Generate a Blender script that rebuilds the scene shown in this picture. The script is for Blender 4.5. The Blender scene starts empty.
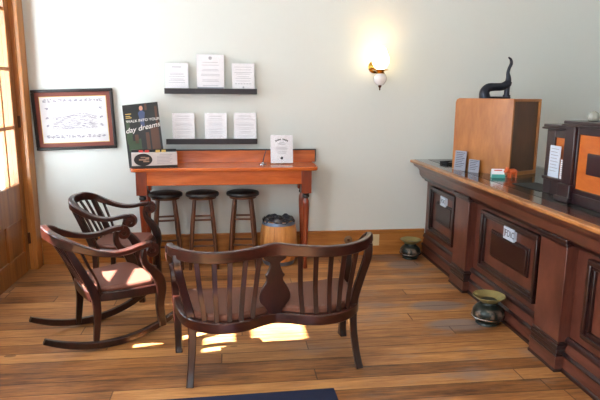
import bpy, bmesh, math, random
from mathutils import Vector, Matrix, Euler

random.seed(7)
S = bpy.context.scene
COL = S.collection
PI = math.pi

# ------------------------------------------------------------------ camera
cam_d = bpy.data.cameras.new('camera')
cam_d.sensor_width = 36.0
cam_d.lens = 36.0 * 556.0 / 600.0
cam_d.clip_start = 0.05
cam = bpy.data.objects.new('camera', cam_d)
COL.objects.link(cam)
_y, _p, _r = (math.radians(a) for a in (7.094, 10.874, 0.412))
_f = Vector((math.sin(_y) * math.cos(_p), math.cos(_y) * math.cos(_p), -math.sin(_p)))
_rt = Vector((math.cos(_y), -math.sin(_y), 0))
_up = _rt.cross(_f)
_r2 = _rt * math.cos(_r) + _up * math.sin(_r)
_u2 = -_rt * math.sin(_r) + _up * math.cos(_r)
cam.matrix_world = Matrix(((_r2.x, _u2.x, -_f.x, 0), (_r2.y, _u2.y, -_f.y, -5.296),
                           (_r2.z, _u2.z, -_f.z, 1.6), (0, 0, 0, 1)))
S.camera = cam

# ------------------------------------------------------------------ world, sun, window daylight, exposure
S.view_settings.view_transform = 'Standard'
S.view_settings.look = 'None'
S.view_settings.gamma = 1.0
S.view_settings.use_curve_mapping = False
S.view_settings.exposure = 0.0
W = bpy.data.worlds.new('sky')
S.world = W
W.use_nodes = True
bg = W.node_tree.nodes['Background']
bg.inputs[0].default_value = (0.86, 0.93, 1.0, 1)
bg.inputs[1].default_value = 2.6

sun_d = bpy.data.lights.new('sun', 'SUN')
sun_d.energy = 80.0
sun_d.angle = math.radians(0.6)
sun_d.color = (1.0, 0.97, 0.95)
sun = bpy.data.objects.new('sun', sun_d)
COL.objects.link(sun)
sun.rotation_euler = Vector((1.0, 0.2, -1.18)).to_track_quat('-Z', 'Y').to_euler()


def window_light(name, loc, direction, sx, sy, power, color):
    d = bpy.data.lights.new(name, 'AREA')
    d.shape = 'RECTANGLE'
    d.size, d.size_y = sx, sy
    d.energy = power
    d.color = color
    o = bpy.data.objects.new(name, d)
    COL.objects.link(o)
    o.location = loc
    o.rotation_euler = Vector(direction).to_track_quat('-Z', 'Y').to_euler()
    return o


window_light('daylight_door', (-2.06, -1.2, 1.75), (1, 0.0, -0.12), 1.6, 1.9, 105, (0.80, 0.90, 1.0))
window_light('daylight_side_window', (-2.06, -4.4, 1.75), (1, 0.25, -0.1), 1.7, 2.0, 120, (0.86, 0.93, 1.0))
window_light('daylight_street_window', (-0.2, -7.75, 1.75), (0.0, 1, -0.08), 2.9, 2.0, 28, (0.95, 0.97, 1.0))


# ------------------------------------------------------------------ materials
def new_mat(name):
    m = bpy.data.materials.new(name)
    m.use_nodes = True
    nt = m.node_tree
    b = nt.nodes['Principled BSDF']
    return m, nt, b


def plain(name, col, rough=0.5, metal=0.0, spec=0.5, coat=0.0, mottle=0.06):
    m, nt, b = new_mat(name)
    # a faint procedural mottling keeps the surface from looking flat
    tc = nt.nodes.new('ShaderNodeTexCoord')
    nz = nt.nodes.new('ShaderNodeTexNoise')
    nz.inputs['Scale'].default_value = 18
    nz.inputs['Detail'].default_value = 3
    nt.links.new(tc.outputs['Object'], nz.inputs['Vector'])
    mx = nt.nodes.new('ShaderNodeMix')
    mx.data_type = 'RGBA'
    mx.inputs[6].default_value = (*[c * (1 - mottle) for c in col], 1)
    mx.inputs[7].default_value = (*[min(1, c * (1 + mottle)) for c in col], 1)
    nt.links.new(nz.outputs['Fac'], mx.inputs[0])
    nt.links.new(mx.outputs[2], b.inputs['Base Color'])
    b.inputs['Roughness'].default_value = rough
    b.inputs['Metallic'].default_value = metal
    b.inputs['Specular IOR Level'].default_value = spec
    b.inputs['Coat Weight'].default_value = coat
    b.inputs['Coat Roughness'].default_value = 0.12
    return m


def wood(name, c1, c2, stretch=(1, 1, 1), scale=6.0, rough=0.35, coat=0.3, bump=0.03):
    m, nt, b = new_mat(name)
    L = nt.links.new
    tc = nt.nodes.new('ShaderNodeTexCoord')
    mp = nt.nodes.new('ShaderNodeMapping')
    mp.inputs['Scale'].default_value = stretch
    L(tc.outputs['Object'], mp.inputs['Vector'])
    n1 = nt.nodes.new('ShaderNodeTexNoise')
    n1.inputs['Scale'].default_value = scale
    n1.inputs['Detail'].default_value = 6
    n1.inputs['Distortion'].default_value = 0.6
    L(mp.outputs[0], n1.inputs['Vector'])
    n2 = nt.nodes.new('ShaderNodeTexNoise')
    n2.inputs['Scale'].default_value = scale * 6
    n2.inputs['Detail'].default_value = 4
    L(mp.outputs[0], n2.inputs['Vector'])
    ad = nt.nodes.new('ShaderNodeMath')
    ad.operation = 'MULTIPLY_ADD'
    ad.inputs[1].default_value = 0.35
    L(n2.outputs['Fac'], ad.inputs[0])
    L(n1.outputs['Fac'], ad.inputs[2])
    rp = nt.nodes.new('ShaderNodeValToRGB')
    rp.color_ramp.elements[0].position = 0.42
    rp.color_ramp.elements[0].color = (*c1, 1)
    rp.color_ramp.elements[1].position = 0.92
    rp.color_ramp.elements[1].color = (*c2, 1)
    L(ad.outputs[0], rp.inputs[0])
    L(rp.outputs[0], b.inputs['Base Color'])
    b.inputs['Roughness'].default_value = rough
    b.inputs['Coat Weight'].default_value = coat
    b.inputs['Coat Roughness'].default_value = 0.15
    bp = nt.nodes.new('ShaderNodeBump')
    bp.inputs['Strength'].default_value = bump
    L(ad.outputs[0], bp.inputs['Height'])
    L(bp.outputs[0], b.inputs['Normal'])
    return m


def srgb(r, g, b):
    f = lambda v: (v / 255 / 12.92) if v / 255 <= 0.04045 else ((v / 255 + 0.055) / 1.055) ** 2.4
    return (f(r), f(g), f(b))


def floor_material():
    m, nt, b = new_mat('worn_oak_boards')
    N, L = nt.nodes.new, nt.links.new

    def math_(op, a=None, b_=None, c=None):
        n = N('ShaderNodeMath')
        n.operation = op
        for i, v in enumerate((a, b_, c)):
            if v is None:
                continue
            if isinstance(v, (int, float)):
                n.inputs[i].default_value = v
            else:
                L(v, n.inputs[i])
        return n.outputs[0]
    tc = N('ShaderNodeTexCoord')
    sp = N('ShaderNodeSeparateXYZ')
    L(tc.outputs['Object'], sp.inputs[0])
    X, Y = sp.outputs[0], sp.outputs[1]
    ys = math_('DIVIDE', math_('ADD', Y, 0.004), 0.127)
    row = math_('FLOOR', ys)
    fy = math_('FRACT', ys)
    wn = N('ShaderNodeTexWhiteNoise')
    wn.noise_dimensions = '1D'
    L(row, wn.inputs['W'])
    xs = math_('ADD', math_('DIVIDE', X, 2.3), math_('MULTIPLY', wn.outputs['Value'], 7.3))
    seg = math_('FLOOR', xs)
    fx = math_('FRACT', xs)
    wn2 = N('ShaderNodeTexWhiteNoise')
    wn2.noise_dimensions = '2D'
    cb = N('ShaderNodeCombineXYZ')
    L(row, cb.inputs[0]); L(seg, cb.inputs[1])
    L(cb.outputs[0], wn2.inputs['Vector'])
    # grain
    gm = N('ShaderNodeCombineXYZ')
    L(math_('MULTIPLY', X, 1.3), gm.inputs[0])
    L(math_('MULTIPLY', Y, 13.0), gm.inputs[1])
    L(math_('MULTIPLY', wn2.outputs['Value'], 30.0), gm.inputs[2])
    g = N('ShaderNodeTexNoise')
    g.inputs['Scale'].default_value = 2.2
    g.inputs['Detail'].default_value = 7
    g.inputs['Distortion'].default_value = 0.4
    L(gm.outputs[0], g.inputs['Vector'])
    # blotches
    bl = N('ShaderNodeTexNoise')
    bl.inputs['Scale'].default_value = 1.7
    bl.inputs['Detail'].default_value = 5
    L(tc.outputs['Object'], bl.inputs['Vector'])
    # fine scratches along the boards
    gf = N('ShaderNodeCombineXYZ')
    L(math_('MULTIPLY', X, 5.0), gf.inputs[0])
    L(math_('MULTIPLY', Y, 75.0), gf.inputs[1])
    L(math_('MULTIPLY', wn2.outputs['Value'], 11.0), gf.inputs[2])
    g2 = N('ShaderNodeTexNoise')
    g2.inputs['Scale'].default_value = 1.6
    g2.inputs['Detail'].default_value = 5
    g2.inputs['Roughness'].default_value = 0.7
    L(gf.outputs[0], g2.inputs['Vector'])
    v = math_('ADD', math_('ADD', math_('MULTIPLY', g.outputs['Fac'], 0.45), math_('MULTIPLY', math_('SUBTRACT', g2.outputs['Fac'], 0.42), 0.55)),
              math_('ADD', math_('MULTIPLY', wn2.outputs['Value'], 0.26), math_('MULTIPLY', bl.outputs['Fac'], 0.42)))
    rp = N('ShaderNodeValToRGB')
    e = rp.color_ramp.elements
    e[0].position = 0.36; e[0].color = (*srgb(78, 47, 27), 1)
    e[1].position = 0.85; e[1].color = (*srgb(208, 152, 94), 1)
    mid = rp.color_ramp.elements.new(0.6); mid.color = (*srgb(160, 106, 60), 1)
    L(v, rp.inputs[0])
    # grey worn patches: traffic has taken the finish off near the counter
    wr = N('ShaderNodeTexNoise')
    wr.inputs['Scale'].default_value = 2.6
    wr.inputs['Detail'].default_value = 6
    wr.inputs['Roughness'].default_value = 0.65
    st = N('ShaderNodeMapping')
    st.inputs['Scale'].default_value = (0.6, 1.6, 1)
    st.inputs['Location'].default_value = (3.1, 0.7, 0)
    L(tc.outputs['Object'], st.inputs['Vector'])
    L(st.outputs[0], wr.inputs['Vector'])
    mr = N('ShaderNodeMapRange')
    mr.inputs['From Min'].default_value = 0.52
    mr.inputs['From Max'].default_value = 0.68
    mr.inputs['To Max'].default_value = 0.75
    L(wr.outputs['Fac'], mr.inputs['Value'])
    xr = N('ShaderNodeMapRange')
    xr.inputs['From Min'].default_value = -0.4
    xr.inputs['From Max'].default_value = 1.3
    xr.inputs['To Min'].default_value = 0.15
    L(X, xr.inputs['Value'])
    wear = math_('MULTIPLY', mr.outputs[0], xr.outputs[0])
    # two scuffed grey patches in front of the counter

    def scuff(cx, cy, rx, ry):
        dx = math_('DIVIDE', math_('SUBTRACT', X, cx), rx)
        dy = math_('DIVIDE', math_('SUBTRACT', Y, cy), ry)
        d = math_('ADD', math_('MULTIPLY', dx, dx), math_('MULTIPLY', dy, dy))
        e_ = math_('ADD', d, math_('MULTIPLY', wr.outputs['Fac'], 1.1))
        q = N('ShaderNodeMapRange')
        q.inputs['From Min'].default_value = 1.5
        q.inputs['From Max'].default_value = 0.9
        q.inputs['To Max'].default_value = 0.85
        L(e_, q.inputs['Value'])
        return q.outputs[0]
    for a_ in ((1.56, -1.40, 0.26, 0.11), (1.58, -1.77, 0.27, 0.12), (1.62, -0.36, 0.20, 0.16)):
        wear = math_('MAXIMUM', wear, scuff(*a_))
    m1 = N('ShaderNodeMix'); m1.data_type = 'RGBA'
    L(wear, m1.inputs[0]); L(rp.outputs[0], m1.inputs[6])
    m1.inputs[7].default_value = (*srgb(136, 122, 116), 1)
    # seams, knots
    ey = math_('MINIMUM', fy, math_('SUBTRACT', 1.0, fy))
    ex = math_('MINIMUM', fx, math_('SUBTRACT', 1.0, fx))
    gap = math_('MAXIMUM', math_('LESS_THAN', ey, 0.028), math_('LESS_THAN', ex, 0.0016))
    gapn = math_('MULTIPLY', gap, math_('ADD', 0.35, math_('MULTIPLY', bl.outputs['Fac'], 0.7)))
    kn = N('ShaderNodeTexVoronoi')
    kn.inputs['Scale'].default_value = 1.0
    km = N('ShaderNodeMapping'); km.inputs['Scale'].default_value = (1.5, 3.4, 1)
    L(tc.outputs['Object'], km.inputs['Vector']); L(km.outputs[0], kn.inputs['Vector'])
    knot = math_('LESS_THAN', kn.outputs['Distance'], 0.055)
    dark = math_('MAXIMUM', gapn, math_('MULTIPLY', knot, 0.55))
    m2 = N('ShaderNodeMix'); m2.data_type = 'RGBA'
    L(dark, m2.inputs[0]); L(m1.outputs[2], m2.inputs[6])
    m2.inputs[7].default_value = (*srgb(48, 30, 20), 1)
    L(m2.outputs[2], b.inputs['Base Color'])
    rr = N('ShaderNodeMapRange')
    rr.inputs['To Min'].default_value = 0.34
    rr.inputs['To Max'].default_value = 0.56
    L(g.outputs['Fac'], rr.inputs['Value'])
    L(rr.outputs[0], b.inputs['Roughness'])
    b.inputs['Specular IOR Level'].default_value = 0.4
    bp = N('ShaderNodeBump')
    bp.inputs['Strength'].default_value = 0.25
    bp.inputs['Distance'].default_value = 0.004
    L(math_('SUBTRACT', math_('MULTIPLY', g.outputs['Fac'], 0.5), gap), bp.inputs['Height'])
    L(bp.outputs[0], b.inputs['Normal'])
    return m


def glass(name, tint=(1, 1, 1), gloss=0.08, rough=0.02):
    m, nt, b = new_mat(name)
    nt.nodes.remove(b)
    out = nt.nodes['Material Output']
    t = nt.nodes.new('ShaderNodeBsdfTransparent'); t.inputs[0].default_value = (*tint, 1)
    g = nt.nodes.new('ShaderNodeBsdfGlossy'); g.inputs['Roughness'].default_value = rough
    mx = nt.nodes.new('ShaderNodeMixShader')
    mx.inputs[0].default_value = gloss
    nt.links.new(t.outputs[0], mx.inputs[1]); nt.links.new(g.outputs[0], mx.inputs[2])
    nt.links.new(mx.outputs[0], out.inputs['Surface'])
    return m


def emit(name, col, strength):
    m, nt, b = new_mat(name)
    b.inputs['Base Color'].default_value = (*col, 1)
    b.inputs['Emission Color'].default_value = (*col, 1)
    b.inputs['Emission Strength'].default_value = strength
    return m


M = {}
M['floor'] = floor_material()
M['wall'] = plain('pale_grey_green_plaster', srgb(217, 222, 219), 0.85, spec=0.2, mottle=0.012)
M['ceiling'] = plain('white_ceiling', srgb(232, 232, 226), 0.9, spec=0.2)
M['oak'] = wood('golden_oak_trim', srgb(150, 88, 34), srgb(196, 130, 62), (0.35, 1, 5), 4, 0.4, 0.2)
M['oakv'] = wood('golden_oak_door', srgb(112, 64, 24), srgb(164, 102, 44), (4, 4, 0.3), 4, 0.4, 0.3)
M['casing'] = wood('golden_oak_casing', srgb(150, 90, 38), srgb(198, 132, 66), (4, 4, 0.3), 4, 0.4, 0.2)
M['mahog'] = wood('dark_mahogany', srgb(17, 7, 6), srgb(56, 22, 15), (3, 3, 0.8), 5, 0.3, 0.25)
M['mahogx'] = wood('dark_mahogany_rail', srgb(22, 8, 7), srgb(68, 28, 18), (0.7, 3, 4), 5, 0.28, 0.3)
M['leather'] = plain('brown_leather', srgb(112, 66, 52), 0.5, spec=0.5)
M['leather2'] = plain('dusky_leather', srgb(104, 66, 52), 0.6, spec=0.3)
M['cherry'] = wood('cherry_table', srgb(166, 72, 22), srgb(212, 110, 46), (0.5, 3, 4), 4, 0.25, 0.5)
M['cherryv'] = wood('cherry_turned', srgb(100, 36, 16), srgb(146, 62, 28), (3, 3, 0.5), 4, 0.28, 0.5)
M['black'] = plain('black_paint', srgb(24, 22, 24), 0.4)
M['blackshelf'] = plain('black_shelf_paint', srgb(30, 22, 30), 0.45)
M['stoolseat'] = plain('black_vinyl', srgb(26, 22, 22), 0.35)
M['stoolwood'] = wood('walnut_stool', srgb(48, 24, 14), srgb(104, 60, 34), (3, 3, 0.5), 5, 0.35, 0.3)
M['barrel'] = wood('pale_barrel_staves', srgb(176, 108, 50), srgb(222, 160, 92), (4, 4, 0.5), 4, 0.5, 0.1)
M['hoop'] = plain('grey_blue_steel', srgb(110, 126, 150), 0.4, 0.6)
M['plastic'] = plain('dark_glossy_plastic', srgb(52, 54, 62), 0.18, 0, 0.7)
M['white'] = plain('white_paper', srgb(240, 236, 242), 0.7, spec=0.2)
M['ink'] = plain('grey_ink', srgb(150, 148, 160), 0.8, spec=0.1)
M['faint'] = plain('faint_grey_ink', srgb(184, 182, 192), 0.8, spec=0.1)
M['inkdark'] = plain('dark_ink', srgb(62, 60, 70), 0.8, spec=0.1)
M['acrylic'] = glass('clear_acrylic', (0.985, 0.995, 0.995), 0.012, 0.08)
M['pane'] = glass('window_glass', (0.98, 1, 1), 0.04)
M['mat'] = plain('rust_red_mat', srgb(116, 56, 44), 0.6)
M['gold'] = plain('gilt_line', srgb(214, 178, 96), 0.4)
M['print'] = plain('aged_print_paper', srgb(206, 205, 208), 0.75, spec=0.2)
M['brass'] = plain('polished_brass', srgb(206, 158, 72), 0.2, 1.0)
M['ceramic'] = plain('white_ceramic', srgb(232, 228, 228), 0.2, coat=0.5)
M['outlet'] = plain('brown_outlet', srgb(128, 96, 66), 0.5)
M['bronze'] = plain('dark_bronze', srgb(90, 58, 44), 0.35, 0.8)
M['shade'] = emit('lit_glass_shade', (1.0, 0.80, 0.47), 8.0)
M['cpanel'] = wood('counter_panel_mahogany', srgb(66, 31, 25), srgb(110, 62, 48), (4, 0.9, 0.5), 5, 0.33, 0.3)
M['crail'] = wood('counter_rail_mahogany', srgb(66, 31, 25), srgb(112, 64, 50), (4, 0.5, 4), 5, 0.3, 0.3)
M['cdark'] = wood('counter_dark_moulding_shaded', srgb(24, 11, 12), srgb(52, 25, 23), (4, 0.7, 3), 5, 0.28, 0.35)  # real dark mouldings, colour deepened further for the shadow under the frieze
M['ctop'] = wood('counter_top_mahogany', srgb(62, 26, 16), srgb(112, 56, 34), (3, 0.5, 3), 5, 0.12, 0.8, 0.01)
M['cedge'] = wood('worn_counter_edge', srgb(120, 66, 30), srgb(196, 136, 76), (3, 1.3, 3), 5, 0.3, 0.4)
M['inlay'] = plain('dark_green_inlay', srgb(26, 36, 32), 0.14, spec=0.6)
M['cplaque'] = plain('near_black_mahogany', srgb(40, 18, 17), 0.3)
M['sign'] = plain('pale_blue_sign', srgb(196, 208, 224), 0.5)
M['signink'] = plain('navy_ink', srgb(28, 38, 62), 0.6)
M['boxwood'] = wood('light_cabinet_wood', srgb(150, 88, 38), srgb(186, 122, 62), (2, 2, 0.6), 4, 0.4, 0.25)
M['boxdark'] = wood('dark_brown_walnut', srgb(66, 38, 20), srgb(98, 60, 32), (2, 2, 0.6), 4, 0.45, 0.15)  # darker brown than the rest of the cabinet
M['tray'] = plain('slate_placard', srgb(140, 146, 160), 0.4)
M['iron'] = plain('black_cast_iron', srgb(38, 42, 54), 0.3, 0.5)
M['orange'] = plain('orange_plastic', srgb(214, 92, 38), 0.35)
M['teal'] = plain('teal_plastic', srgb(84, 170, 160), 0.3)
M['red'] = plain('red_plastic', srgb(200, 50, 44), 0.4)
M['plum'] = plain('plum_black_lacquer', srgb(36, 15, 22), 0.3, coat=0.3)
M['tellerorange'] = wood('orange_teller_panel', srgb(176, 84, 26), srgb(206, 116, 46), (3, 1, 3), 4, 0.35, 0.3)
M['spit'], _nt, _b = new_mat('tarnished_green_black_with_faded_roses')
_tc = _nt.nodes.new('ShaderNodeTexCoord')
_nz = _nt.nodes.new('ShaderNodeTexNoise'); _nz.inputs['Scale'].default_value = 13; _nz.inputs['Detail'].default_value = 4
_sp = _nt.nodes.new('ShaderNodeSeparateXYZ')
_bd = _nt.nodes.new('ShaderNodeMapRange'); _bd.interpolation_type = 'SMOOTHSTEP'
_bd.inputs[1].default_value = 0.06; _bd.inputs[2].default_value = 0.085
_b2 = _nt.nodes.new('ShaderNodeMapRange'); _b2.interpolation_type = 'SMOOTHSTEP'
_b2.inputs[1].default_value = 0.145; _b2.inputs[2].default_value = 0.115
_r1 = _nt.nodes.new('ShaderNodeMapRange'); _r1.inputs[1].default_value = 0.48; _r1.inputs[2].default_value = 0.6; _r1.inputs[4].default_value = 0.8
_m1 = _nt.nodes.new('ShaderNodeMath'); _m1.operation = 'MULTIPLY'
_m2 = _nt.nodes.new('ShaderNodeMath'); _m2.operation = 'MULTIPLY'
_mx = _nt.nodes.new('ShaderNodeMix'); _mx.data_type = 'RGBA'
_mx.inputs[6].default_value = (*srgb(34, 42, 38), 1); _mx.inputs[7].default_value = (*srgb(150, 124, 106), 1)
_l = _nt.links.new
_l(_tc.outputs['Object'], _nz.inputs['Vector']); _l(_tc.outputs['Object'], _sp.inputs[0])
_l(_sp.outputs[2], _bd.inputs[0]); _l(_sp.outputs[2], _b2.inputs[0]); _l(_nz.outputs['Fac'], _r1.inputs[0])
_l(_bd.outputs[0], _m1.inputs[0]); _l(_b2.outputs[0], _m1.inputs[1]); _l(_m1.outputs[0], _m2.inputs[0]); _l(_r1.outputs[0], _m2.inputs[1])
_l(_m2.outputs[0], _mx.inputs[0]); _l(_mx.outputs[2], _b.inputs['Base Color'])
_b.inputs['Roughness'].default_value = 0.3; _b.inputs['Metallic'].default_value = 0.3
M['spitrim'] = plain('worn_yellow_brass', srgb(150, 136, 86), 0.45, 0.3)
M['spitpink'] = plain('faded_rose_decoration', srgb(158, 128, 110), 0.4, 0.2)
M['rug'] = plain('navy_mat', srgb(44, 50, 72), 0.95, spec=0.1)
M['ivory'] = plain('ivory_plastic', srgb(206, 186, 146), 0.4)
M['concrete'] = plain('pale_concrete', srgb(214, 216, 218), 0.9)
M['brick'] = plain('dull_brick', srgb(120, 84, 70), 0.9)
M['posterbg'] = plain('poster_dark_green', srgb(28, 32, 34), 0.4)
M['postergreen'] = plain('poster_green', srgb(54, 74, 50), 0.5)
M['posterbrown'] = plain('poster_brown', srgb(84, 54, 42), 0.5)
M['posterblue'] = plain('poster_denim_blue', srgb(62, 76, 112), 0.5)
M['posterskin'] = plain('poster_skin', srgb(196, 140, 116), 0.5)
M['cream'] = plain('cream_lettering', srgb(232, 226, 222), 0.5)
M['carton'] = plain('pale_grey_carton', srgb(206, 200, 200), 0.6)
M['steel'] = plain('bright_steel', srgb(180, 184, 190), 0.2, 1.0)
M['crystal'] = plain('cloudy_glass', srgb(148, 148, 138), 0.1, 0, 0.8)
M['felt'] = plain('black_baize', srgb(22, 24, 26), 0.8)


# ------------------------------------------------------------------ mesh helpers
class MB:
    def __init__(s):
        s.v, s.f = [], []

    def add(s, vs, fs, mat=None):
        n = len(s.v)
        for p in vs:
            p = Vector(p)
            s.v.append(mat @ p if mat else p)
        s.f += [[n + i for i in f] for f in fs]
        return s

    def box(s, x0, x1, y0, y1, z0, z1, mat=None):
        vs = [(x, y, z) for x in (x0, x1) for y in (y0, y1) for z in (z0, z1)]
        return s.add(vs, [(0, 1, 3, 2), (4, 6, 7, 5), (0, 4, 5, 1), (2, 3, 7, 6), (0, 2, 6, 4), (1, 5, 7, 3)], mat)

    def lathe(s, prof, n=28, mat=None, cap=True):
        vs, fs = [], []
        for r, z in prof:
            for k in range(n):
                a = 2 * PI * k / n
                vs.append((r * math.cos(a), r * math.sin(a), z))
        for i in range(len(prof) - 1):
            for k in range(n):
                a, b = i * n + k, i * n + (k + 1) % n
                fs.append((a, b, b + n, a + n))
        if cap:
            fs.append(tuple(reversed(range(n))))
            fs.append(tuple(range((len(prof) - 1) * n, len(prof) * n)))
        return s.add(vs, fs, mat)

    def sweep(s, pts, w, h, up=(0, 0, 1), ch=0.28, mat=None):
        """rectangular chamfered section: w sideways, h along the up hint (numbers or per-point lists)"""
        P = [Vector(p) for p in pts]
        n = len(P)
        W_ = w if isinstance(w, (list, tuple)) else [w] * n
        H_ = h if isinstance(h, (list, tuple)) else [h] * n
        vs, fs = [], []
        for i, p in enumerate(P):
            t = (P[min(i + 1, n - 1)] - P[max(i - 1, 0)]).normalized()
            u = Vector(up[i]) if isinstance(up[0], (list, tuple, Vector)) else Vector(up)
            sd = t.cross(u)
            sd.normalize()
            u = sd.cross(t).normalized()
            a, b = W_[i] / 2, H_[i] / 2
            c = min(a, b) * ch
            for (x, y) in ((a, b - c), (a - c, b), (-a + c, b), (-a, b - c), (-a, -b + c), (-a + c, -b), (a - c, -b), (a, -b + c)):
                vs.append(p + sd * x + u * y)
        for i in range(n - 1):
            for k in range(8):
                a, b = i * 8 + k, i * 8 + (k + 1) % 8
                fs.append((a, a + 8, b + 8, b))
        fs.append(tuple(range(8)))
        fs.append(tuple(reversed(range((n - 1) * 8, n * 8))))
        return s.add(vs, fs, mat)

    def tube(s, pts, r, n=12, mat=None):
        P = [Vector(p) for p in pts]
        m = len(P)
        R_ = r if isinstance(r, (list, tuple)) else [r] * m
        vs, fs = [], []
        ref = None
        for i, p in enumerate(P):
            t = (P[min(i + 1, m - 1)] - P[max(i - 1, 0)]).normalized()
            if ref is None:
                ref = Vector((0, 0, 1)) if abs(t.z) < 0.8 else Vector((1, 0, 0))
            a = t.cross(ref).normalized()
            b = a.cross(t).normalized()
            ref = b
            for k in range(n):
                q = 2 * PI * k / n
                vs.append(p + (a * math.cos(q) + b * math.sin(q)) * R_[i])
        for i in range(m - 1):
            for k in range(n):
                a, b = i * n + k, i * n + (k + 1) % n
                fs.append((a, a + n, b + n, b))
        fs.append(tuple(range(n)))
        fs.append(tuple(reversed(range((m - 1) * n, m * n))))
        return s.add(vs, fs, mat)

    def prism(s, outline, z0, z1, mat=None):
        n = len(outline)
        vs = [(x, y, z0) for x, y in outline] + [(x, y, z1) for x, y in outline]
        fs = [tuple(reversed(range(n))), tuple(range(n, 2 * n))]
        for i in range(n):
            j = (i + 1) % n
            fs.append((i, j, j + n, i + n))
        return s.add(vs, fs, mat)

    def cyl(s, p0, p1, r, n=16, r1=None):
        return s.tube([p0, p1], [r, r if r1 is None else r1], n)

    def sphere(s, c, rx, ry=None, rz=None, n=14, m=9, mat=None):
        ry = rx if ry is None else ry
        rz = rx if rz is None else rz
        vs, fs = [], []
        for i in range(1, m):
            th = PI * i / m
            for k in range(n):
                a = 2 * PI * k / n
                vs.append((c[0] + rx * math.sin(th) * math.cos(a), c[1] + ry * math.sin(th) * math.sin(a), c[2] - rz * math.cos(th)))
        for i in range(m - 2):
            for k in range(n):
                a, b = i * n + k, i * n + (k + 1) % n
                fs.append((a, b, b + n, a + n))
        nb = len(vs)
        vs += [(c[0], c[1], c[2] - rz), (c[0], c[1], c[2] + rz)]
        for k in range(n):
            fs.append((nb, (k + 1) % n, k))
            q = (m - 2) * n
            fs.append((nb + 1, q + k, q + (k + 1) % n))
        return s.add(vs, fs, mat)

    def build(s, name, mat, parent=None, bevel=0.0, smooth=True, seg=2, loc=None, rot=None):
        me = bpy.data.meshes.new(name)
        me.from_pydata([tuple(v) for v in s.v], [], s.f)
        bm = bmesh.new()
        bm.from_mesh(me)
        bmesh.ops.recalc_face_normals(bm, faces=bm.faces)
        bm.to_mesh(me)
        bm.free()
        me.materials.append(mat)
        o = bpy.data.objects.new(name, me)
        COL.objects.link(o)
        if smooth:
            for p in me.polygons:
                p.use_smooth = True
            me.set_sharp_from_angle(angle=math.radians(38))
        if bevel:
            b = o.modifiers.new('bevel', 'BEVEL')
            b.width = bevel
            b.segments = seg
            b.limit_method = 'ANGLE'
            b.angle_limit = math.radians(40)
        if parent:
            o.parent = parent
        if loc:
            o.location = loc
        if rot:
            o.rotation_euler = rot
        return o


def cat(pts, sub=6):
    """Catmull-Rom through points"""
    P = [Vector(p) for p in pts]
    out = []
    for i in range(len(P) - 1):
        a = P[i - 1] if i else P[i] * 2 - P[i + 1]
        b, c = P[i], P[i + 1]
        d = P[i + 2] if i + 2 < len(P) else P[i + 1] * 2 - P[i]
        for k in range(sub):
            t = k / sub
            out.append(0.5 * ((2 * b) + (c - a) * t + (2 * a - 5 * b + 4 * c - d) * t * t + (3 * b - a - 3 * c + d) * t ** 3))
    out.append(P[-1])
    return out


def lerp_list(vals, n):
    out = []
    for i in range(n):
        t = i / (n - 1) * (len(vals) - 1)
        k = min(int(t), len(vals) - 2)
        out.append(vals[k] + (vals[k + 1] - vals[k]) * (t - k))
    return out


def thing(name, label, category, loc=(0, 0, 0), rotz=0.0, group=None, rot=None):
    o = bpy.data.objects.new(name, None)
    o.empty_display_size = 0.1
    COL.objects.link(o)
    o.location = loc
    o.rotation_euler = rot if rot else (0, 0, rotz)
    o['label'] = label
    o['category'] = category
    if group:
        o['group'] = group
    return o


def tag(o, label, category, group=None):
    o['label'] = label
    o['category'] = category
    if group:
        o['group'] = group
    return o


def struct(o):
    o['kind'] = 'structure'
    return o


def dup(root, loc, rotz=None, label=None):
    r = root.copy()
    COL.objects.link(r)
    r.location = loc
    if rotz is not None:
        r.rotation_euler = (0, 0, rotz)
    if label:
        r['label'] = label
    for ch in list(root.children):
        c = ch.copy()
        COL.objects.link(c)
        c.parent = r
        for g in list(ch.children):
            d = g.copy()
            COL.objects.link(d)
            d.parent = c
    return r


def text(name, s, size, mat, parent, loc, rot=(PI / 2, 0, 0), shear=0.0, align='CENTER', depth=0.0004, sx=1.0):
    cu = bpy.data.curves.new(name + '_curve', 'FONT')
    cu.body = s
    cu.size = size
    cu.shear = shear
    cu.align_x = align
    cu.align_y = 'CENTER'
    cu.extrude = depth
    tmp = bpy.data.objects.new(name + '_tmp', cu)
    COL.objects.link(tmp)
    dg = bpy.context.evaluated_depsgraph_get()
    me = bpy.data.meshes.new_from_object(tmp.evaluated_get(dg))
    bpy.data.objects.remove(tmp)
    me.name = name
    for v in me.vertices:
        v.co.x *= sx
    me.materials.clear()
    me.materials.append(mat)
    o = bpy.data.objects.new(name, me)
    COL.objects.link(o)
    o.parent = parent
    o.location = loc
    o.rotation_euler = rot
    return o


# ------------------------------------------------------------------ the setting
RX, FY, CZ = 4.6, -7.6, 3.5
LX = -1.80
struct(MB().box(LX - 0.2, RX, FY, 0.15, -0.12, 0).build('floor', M['floor'], smooth=False))
struct(MB().box(LX - 0.2, RX, FY - 0.15, 0.15, CZ, CZ + 0.12).build('ceiling', M['ceiling'], smooth=False))
struct(MB().box(LX - 0.2, RX, 0, 0.15, 0, CZ).build('wall_back', M['wall'], smooth=False))
struct(MB().box(RX, RX + 0.15, FY, 0.15, 0, CZ).build('wall_right', M['wall'], smooth=False))
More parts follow.
